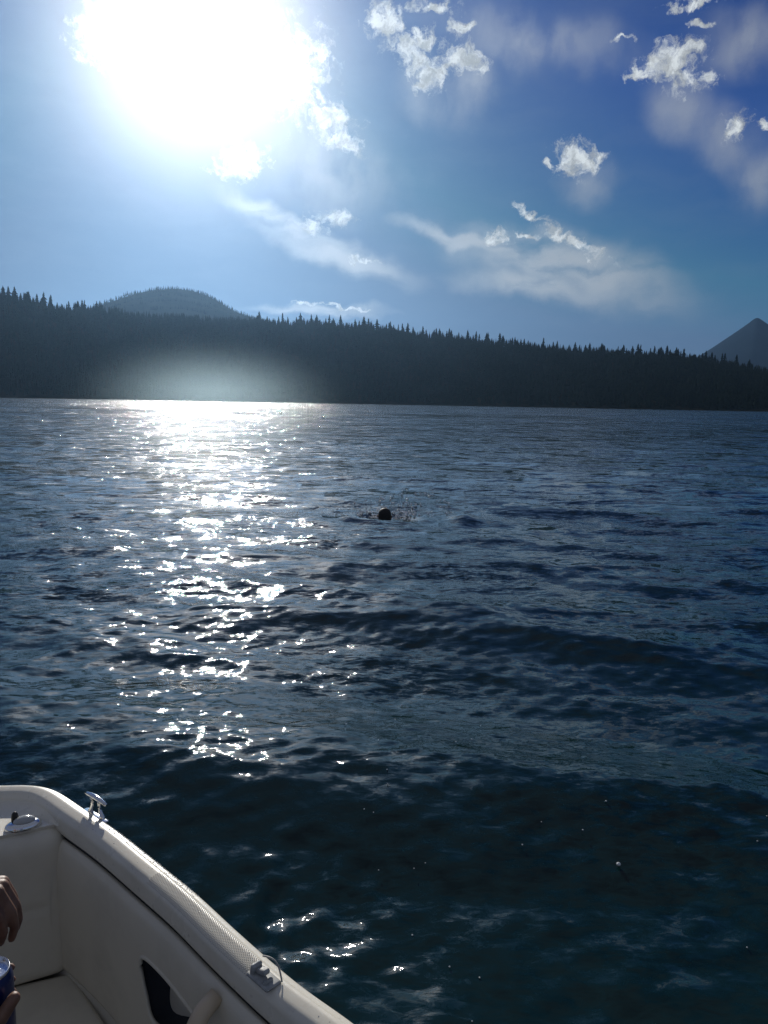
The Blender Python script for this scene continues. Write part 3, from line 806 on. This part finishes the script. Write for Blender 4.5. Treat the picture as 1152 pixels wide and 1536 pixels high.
# bow light on the ledge
bc = at(35, 1240, LEDGE)
ang = math.atan2(e1.y, e1.x)
def disc(name, cx_, cy_, z0, z1, rx, ry, material, parent, dome=0.0, seg=28):
    bm = bmesh.new(); rings = []
    prof = [(1.0, 0.0), (1.0, 0.25), (0.94, 0.6), (0.80, 0.85), (0.55, 0.97 + dome * 0.4), (0.25, 1.0 + dome * 0.8), (0.02, 1.0 + dome)]
    for (k, h) in prof:
        rings.append([bm.verts.new((bc.x + cx_ * math.cos(ang) - cy_ * math.sin(ang) + (math.cos(a) * rx * k) * math.cos(ang) - (math.sin(a) * ry * k) * math.sin(ang),
                                    bc.y + cx_ * math.sin(ang) + cy_ * math.cos(ang) + (math.cos(a) * rx * k) * math.sin(ang) + (math.sin(a) * ry * k) * math.cos(ang), z0 + (z1 - z0) * h)) for a in [2 * math.pi * j / seg for j in range(seg)]])
    for ra, rb in zip(rings, rings[1:]):
        for j in range(seg): bm.faces.new((ra[j], ra[(j + 1) % seg], rb[(j + 1) % seg], rb[j]))
    bm.faces.new(rings[-1])
    o = bm_obj(name, bm, material); return bp(o, parent)
light = disc('bow_light', 0, 0, LEDGE, LEDGE + 0.016, 0.044, 0.026, m_chrome, boat)
disc('lens', 0.003, 0.0, LEDGE + 0.013, LEDGE + 0.025, 0.026, 0.017, m_lens, light, 0.3)
disc('knob', -0.018, 0.012, LEDGE + 0.012, LEDGE + 0.036, 0.009, 0.007, m_black, light, 0.1)
# water beads on the outer strip and here and there on the deck
ico = bmesh.new(); bmesh.ops.create_icosphere(ico, subdivisions=1, radius=1.0)
icoV = np.array([v.co[:] for v in ico.verts]); icoF = np.array([[v.index for v in f.verts] for f in ico.faces]); ico.free()
def beads(name, items, material, flat=0.6):
    V = []; F = []
    for k, (x_, y_, z_, r_) in enumerate(items):
        V.append(icoV * np.array([r_, r_, r_ * flat]) + np.array([x_, y_, z_])); F.append(icoF + k * len(icoV))
    return link(name, mesh_np(name, np.concatenate(V), np.concatenate(F)), material)
m_drop = mat('water_bead', (0.92, 0.94, 0.95), 0.06, spec=1.0, coat=1.0)
m_drop.node_tree.nodes['Principled BSDF'].inputs['Transmission Weight'].default_value = 0.6
items = []
ia, ib = rim_index(150, 1224), rim_index(300, 1342)
for _ in range(800):
    t = random.random() ** 1.15
    i_ = ia + (ib - ia) * t; u = random.uniform(0.002, 0.021)
    p = rp(i_, u, 0); items.append((p[0] + random.uniform(-.001, .001), p[1] + random.uniform(-.001, .001), float(np.interp(u, (0, .006, .019, .022), (Z - .010, Z - .001, Z + .001, Z + .007))), random.choice((0.0006, 0.0008, 0.0011, 0.0015))))
for _ in range(26):
    i_ = random.randint(ia, rim_index(520, 1525)); u = random.uniform(0.03, 0.06)
    p = rp(i_, u, 0); items.append((p[0], p[1], gz(u), random.choice((0.0009, 0.0013))))
tag(beads('water_droplets', items, m_drop), 'glittering water droplets along the outer edge of the white gunwale', 'droplets', kind='stuff')

# ------------------------------------------------------------------ people
m_skin = mat('skin', (0.20, 0.105, 0.065), 0.5, noise=(40, (0.14, 0.07, 0.045), 0.4, 0.7), bump=(300, 0.25, 0.001), sss=0.15)
m_hair = mat('dark_hair', (0.015, 0.012, 0.010), 0.65, bump=(150, 0.8, 0.004))
m_shirt = mat('cotton', (0.12, 0.14, 0.17), 0.9, bump=(500, 0.3, 0.001))
m_eye = mat('eye_white', (0.7, 0.7, 0.68), 0.2)
def capsules(name, segs, material, parent, voxel, smooth=4):
    V = []; F = []; n0 = 0
    ring = 14
    for (a, ra, b_, rb) in segs:
        a = Vector(a); b_ = Vector(b_); ax = b_ - a; L = ax.length
        if L < 1e-6: ax = Vector((0, 0, 1)); L = 1e-6
        ax.normalize(); s = ax.orthogonal().normalized(); t = ax.cross(s)
        rows = []
        for k in range(0, 6):
            th = -math.pi / 2 + math.pi / 2 * k / 5; rows.append((a + ax * (ra * math.sin(th)), max(ra * math.cos(th), 1e-4)))
        for k in range(0, 6):
            th = math.pi / 2 * k / 5; rows.append((b_ + ax * (rb * math.sin(th)), max(rb * math.cos(th), 1e-4)))
        for (c_, r_) in rows:
            for j in range(ring):
                an = 2 * math.pi * j / ring; V.append(c_ + (s * math.cos(an) + t * math.sin(an)) * r_)
        for i in range(len(rows) - 1):
            for j in range(ring):
                F.append((n0 + i * ring + j, n0 + i * ring + (j + 1) % ring, n0 + (i + 1) * ring + (j + 1) % ring, n0 + (i + 1) * ring + j))
        n0 = len(V)
    o = link(name, mesh_np(name, [tuple(v) for v in V], F), material, None)
    md = o.modifiers.new('skin', 'REMESH'); md.mode = 'VOXEL'; md.voxel_size = voxel; md.use_smooth_shade = True
    sm = o.modifiers.new('soft', 'SMOOTH'); sm.iterations = smooth; sm.factor = 0.5
    if parent is not None: child_at_world(o, parent)
    return o
# the passenger holding a can, sitting just out of the picture on the left
def fwd(a, b_, t): return Vector(a).lerp(Vector(b_), t)
K = at(-8, 1340, 0.965)
segs = []
hipL, hipR = Vector((-1.20, 0.80, 0.43)), Vector((-0.98, 0.74, 0.43)); hip = (hipL + hipR) / 2
chest = hip + Vector((0.02, 0.02, 0.34)); neck = chest + Vector((0.01, 0.03, 0.19)); head = neck + Vector((0.02, 0.05, 0.13))
shR = Vector((-0.90, 0.75, 0.93)); shL = Vector((-1.24, 0.88, 0.93))
segs += [(hipL, .10, hipR, .10), (hip, .125, chest, .13), (chest + Vector((-.07, .02, .04)), .105, chest + Vector((.07, -.02, .04)), .105), (shL, .055, shR, .055), (chest, .10, neck, .055), (neck, .052, head, .055),
         (head + Vector((0, 0, -.02)), .072, head + Vector((0, -.01, .045)), .082), (head + Vector((.01, .05, -.05)), .035, head + Vector((0, .0, -.03)), .06), (head + Vector((.01, .085, -.005)), .012, head + Vector((.01, .078, .025)), .008)]
knR, knL = Vector((-0.98, 1.16, 0.47)), Vector((-1.14, 1.20, 0.47)); anR, anL = Vector((-0.96, 1.14, 0.24)), Vector((-1.10, 1.20, 0.24))
for h_, k_, a_ in ((hipR, knR, anR), (hipL, knL, anL)):
    segs += [(h_, .088, k_, .058), (k_, .056, a_, .036), (a_, .035, a_ + Vector((0.01, .05, -.035)), .028), (a_ + Vector((0.01, .05, -.035)), .028, a_ + Vector((0.02, .13, -.045)), .020)]
elR = Vector((-0.76, 0.74, 0.70)); wrA = K + Vector((-.098, -.028, .010)); elL = Vector((-1.00, 1.06, 0.80))
CAN = at(-17, 1453, 0.955); CANR = 0.033
wrB = Vector((CAN.x - 0.045, CAN.y - 0.125, 0.865))
segs += [(shR, .052, elR, .042), (elR, .042, wrB, .026), (shL, .052, elL, .042), (elL, .042, wrA, .025)]
# hand A: relaxed, fingers hanging
for j, (ln, dx, dz) in enumerate(((.92, 0.0, 0.0), (1.05, .006, .003), (1.0, .004, .001), (.80, -.006, -.006))):
    k0 = K + Vector((dx, -.022 + j * .0205, dz)); w0 = wrA + Vector((0, -.012 + j * .009, 0))
    segs.append((w0, .017, k0, .0115))
    p1 = k0 + Vector((.020, .001, -.036)) * ln; p2 = p1 + Vector((.004, 0, -.026)) * ln; p3 = p2 + Vector((-.006, 0, -.020)) * ln
    segs += [(k0, .0108, p1, .0092), (p1, .0092, p2, .0082), (p2, .0082, p3, .0068)]
t0 = wrA + Vector((.025, -.024, -.010)); t1 = t0 + Vector((.035, -.012, -.028)); t2 = t1 + Vector((.012, .000, -.030)); 
segs += [(wrA, .018, t0, .015), (t0, .015, t1, .0115), (t1, .0112, t2, .0085)]
# hand B: wrapped round the can, thumb up along its near right side
cz = 0.90
palm = []
def can_pt(deg, r_, z): return Vector((CAN.x + math.cos(R(deg)) * r_, CAN.y + math.sin(R(deg)) * r_, z))
for j in range(4):
    z_ = 0.925 - j * 0.0205
    b0 = can_pt(215, CANR + .016, z_ - .004); b1 = can_pt(165, CANR + .0105, z_); b2 = can_pt(115, CANR + .009, z_ + .001); b3 = can_pt(72, CANR + .008, z_ + .001)
    segs += [(wrB + Vector((0, 0, .012 - j * .008)), .018, b0, .013), (b0, .012, b1, .0095), (b1, .0093, b2, .0085), (b2, .0083, b3, .007)]
th0 = can_pt(262, CANR + .020, .868); th1 = can_pt(300, CANR + .012, .888); th2 = at(21, 1497, .925)
segs += [(wrB, .02, th0, .017), (th0, .015, th1, .0125), (th1, .012, th2, .0095)]
person = empty('person', (hip.x, hip.y, 0.32))
tag(person, 'person seated at the left edge, dark hand hanging down, other hand holding a can', 'person')
capsules('body', segs, m_skin, person, 0.0036, 3)
ct = Vector((0, 0, 0))
capsules('shirt', [(hip + Vector((0, 0, .02)), .142, chest, .148), (chest + Vector((-.07, .02, .05)), .12, chest + Vector((.07, -.02, .05)), .12), (shL, .068, shR, .068), (shR, .066, fwd(shR, elR, .6), .062), (shL, .066, fwd(shL, elL, .6), .062)], m_shirt, person, 0.012, 3)
capsules('shorts', [(hipL, .115, hipR, .115), (hipR, .105, fwd(hipR, knR, .7), .082), (hipL, .105, fwd(hipL, knL, .7), .082)], m_black, person, 0.012, 3)
capsules('hair', [(head + Vector((0, -.02, .06)), .082, head + Vector((0, -.045, -.01)), .072)], m_hair, person, 0.008, 3)
for sx in (-1, 1):
    capsules('eye', [(head + Vector((.01 + sx * .03, .068, .022)), .011, head + Vector((.01 + sx * .03, .069, .022)), .011)], m_eye, person, 0.004, 1)
    capsules('ear', [(head + Vector((sx * .078, -.005, .0)), .010, head + Vector((sx * .082, -.012, .035)), .014)], m_skin, person, 0.004, 1)
# the can
m_canblue = mat('can_blue', (0.008, 0.018, 0.10), 0.28, metal=0.4, coat=0.3)
m_alu = mat('aluminium', (0.75, 0.76, 0.77), 0.22, metal=1.0)
can = empty('drink_can', (CAN.x, CAN.y, 0.836))
tag(can, 'blue drink can with silver rim held in a hand at the left edge', 'can')
def lathe(name, prof, material, loc, parent, seg=40):
    bm = bmesh.new(); rings = []
    for (r_, z_) in prof: rings.append([bm.verts.new((math.cos(2 * math.pi * k / seg) * r_, math.sin(2 * math.pi * k / seg) * r_, z_)) for k in range(seg)])
    for ra, rb in zip(rings, rings[1:]):
        for k in range(seg): bm.faces.new((ra[k], ra[(k + 1) % seg], rb[(k + 1) % seg], rb[k]))
    bmesh.ops.recalc_face_normals(bm, faces=bm.faces)
    o = bm_obj(name, bm, material, parent); o.location = loc; return o
lathe('can_body', [(.001, 0), (.024, 0), (.030, .006), (.033, .014), (.033, .098), (.0315, .106), (.0285, .113)], m_canblue, (0, 0, 0), can)
lid = lathe('lid', [(.0282, .1125), (.0288, .1165), (.0281, .1185), (.0270, .1165), (.0262, .1120), (.024, .1115), (.001, .1120)], m_alu, (0, 0, 0), can)
bm = bmesh.new(); boxm(bm, (.004, 0, .1142), (.020, .013, .0012), Matrix(), .0005); bm_obj('pull_tab', bm, m_alu, lid)

# swimmer out in the lake
sp = at(577, 776, 0.0)
swz = wz(sp.x, sp.y)
swm = empty('person', (sp.x, sp.y, swz))
tag(swm, 'swimmer far out in the water, only the dark wet head showing', 'person')
H0 = Vector((sp.x, sp.y, swz + 0.0))
capsules('body', [(H0, .095, H0 + Vector((0, .01, .055)), .098), (H0 + Vector((0, .05, -.05)), .05, H0, .08), (H0 + Vector((0, .0, -.20)), .06, H0, .065), (H0 + Vector((-.17, 0, -.26)), .06, H0 + Vector((.17, 0, -.26)), .06), (H0 + Vector((0, 0, -.3)), .14, H0 + Vector((0, -.12, -.75)), .12),
                  (H0 + Vector((-.18, 0, -.26)), .05, H0 + Vector((-.32, .22, -.30)), .04), (H0 + Vector((-.32, .22, -.30)), .04, H0 + Vector((-.20, .45, -.26)), .03),
                  (H0 + Vector((.18, 0, -.26)), .05, H0 + Vector((.32, .22, -.30)), .04), (H0 + Vector((.32, .22, -.30)), .04, H0 + Vector((.22, .45, -.26)), .03),
                  (H0 + Vector((-.08, -.12, -.8)), .08, H0 + Vector((-.12, -.3, -1.2)), .05), (H0 + Vector((.08, -.12, -.8)), .08, H0 + Vector((.12, -.3, -1.2)), .05)], m_skin, swm, 0.012, 3)
capsules('hair', [(H0 + Vector((0, -.012, .058)), .108, H0 + Vector((0, -.03, -.03)), .098)], m_hair, swm, 0.010, 3)
for sx in (-1, 1):
    capsules('ear', [(H0 + Vector((sx * .102, .01, .0)), .012, H0 + Vector((sx * .106, .0, .03)), .016)], m_skin, swm, 0.005, 1)
m_foam = mat('foam', (0.92, 0.95, 0.96), 0.15, spec=1.0, coat=1.0)
m_foam.node_tree.nodes['Principled BSDF'].inputs['Transmission Weight'].default_value = 0.15
items = []
for _ in range(520):
    if random.random() < 0.85:
        px, py = random.choice((random.gauss(560, 16), random.gauss(604, 12), random.gauss(570, 38))), 774 - abs(random.gauss(0, 9)) + random.uniform(0, 4)
    else:
        t = random.uniform(0, math.pi); px, py = 615 + 62 * math.cos(t) * random.uniform(.9, 1.05), 772 - 32 * math.sin(t) * random.uniform(0.85, 1.05)
    p = at(px, py, 0.0); items.append((p.x, p.y, wz(p.x, p.y) + random.choice((0.01, 0.02, 0.015, random.uniform(0, .07))), random.choice((.006, .009, .013, .022))))
tag(beads('water_splash', items, m_foam, 0.7), 'sparkling splash drops thrown up around the swimming head', 'splash', kind='stuff')
# bubbles drifting on the dark water beside the boat
m_bub = mat('bubble_film', (0.55, 0.58, 0.58), 0.06, spec=1.0, coat=1.0)
bubs = [(927, 1308, 5.0), (907, 1236, 2.2), (873, 1267, 2.0), (783, 1280, 2.0), (580, 1186, 1.8), (581, 1205, 1.6), (619, 1387, 2.2), (675, 1433, 2.0), (720, 1449, 2.0), (791, 1527, 2.6), (864, 1533, 2.2), (709, 1511, 1.6),
        (568, 1306, 1.5), (546, 1236, 1.5), (560, 1240, 1.5), (638, 1300, 1.5), (621, 1306, 1.5), (811, 1255, 1.4), (1121, 1417, 1.6), (683, 1137, 2.2), (707, 1123, 2.0), (603, 1037, 2.0), (593, 1079, 1.8), (721, 1086, 1.6), (519, 1105, 2.2), (567, 1138, 1.6), (1134, 1285, 1.6), (1148, 1251, 1.6)]
bmb = bmesh.new(); bmesh.ops.create_icosphere(bmb, subdivisions=2, radius=1.0)
bub_me = bpy.data.meshes.new('bubble'); bmb.to_mesh(bub_me); bmb.free(); bub_me.materials.append(m_bub)
bub_me.polygons.foreach_set('use_smooth', [True] * len(bub_me.polygons))
for k, (px, py, r_) in enumerate(bubs):
    p = at(px, py, 0.0); rr = r_ / FPX * (p - EYE).length * 0.62
    o = bpy.data.objects.new('bubble', bub_me); COL.objects.link(o)
    o.location = (p.x, p.y, wz(p.x, p.y) + rr * 0.1); o.scale = (rr, rr, rr * 0.8)
    if k == 0: tag(o, 'largest bubble, floating alone on the dark green water at right', 'bubble', 'bubbles on the water')
    else: tag(o, 'tiny pale bubble floating on the dark water beside the boat', 'bubble', 'bubbles on the water')
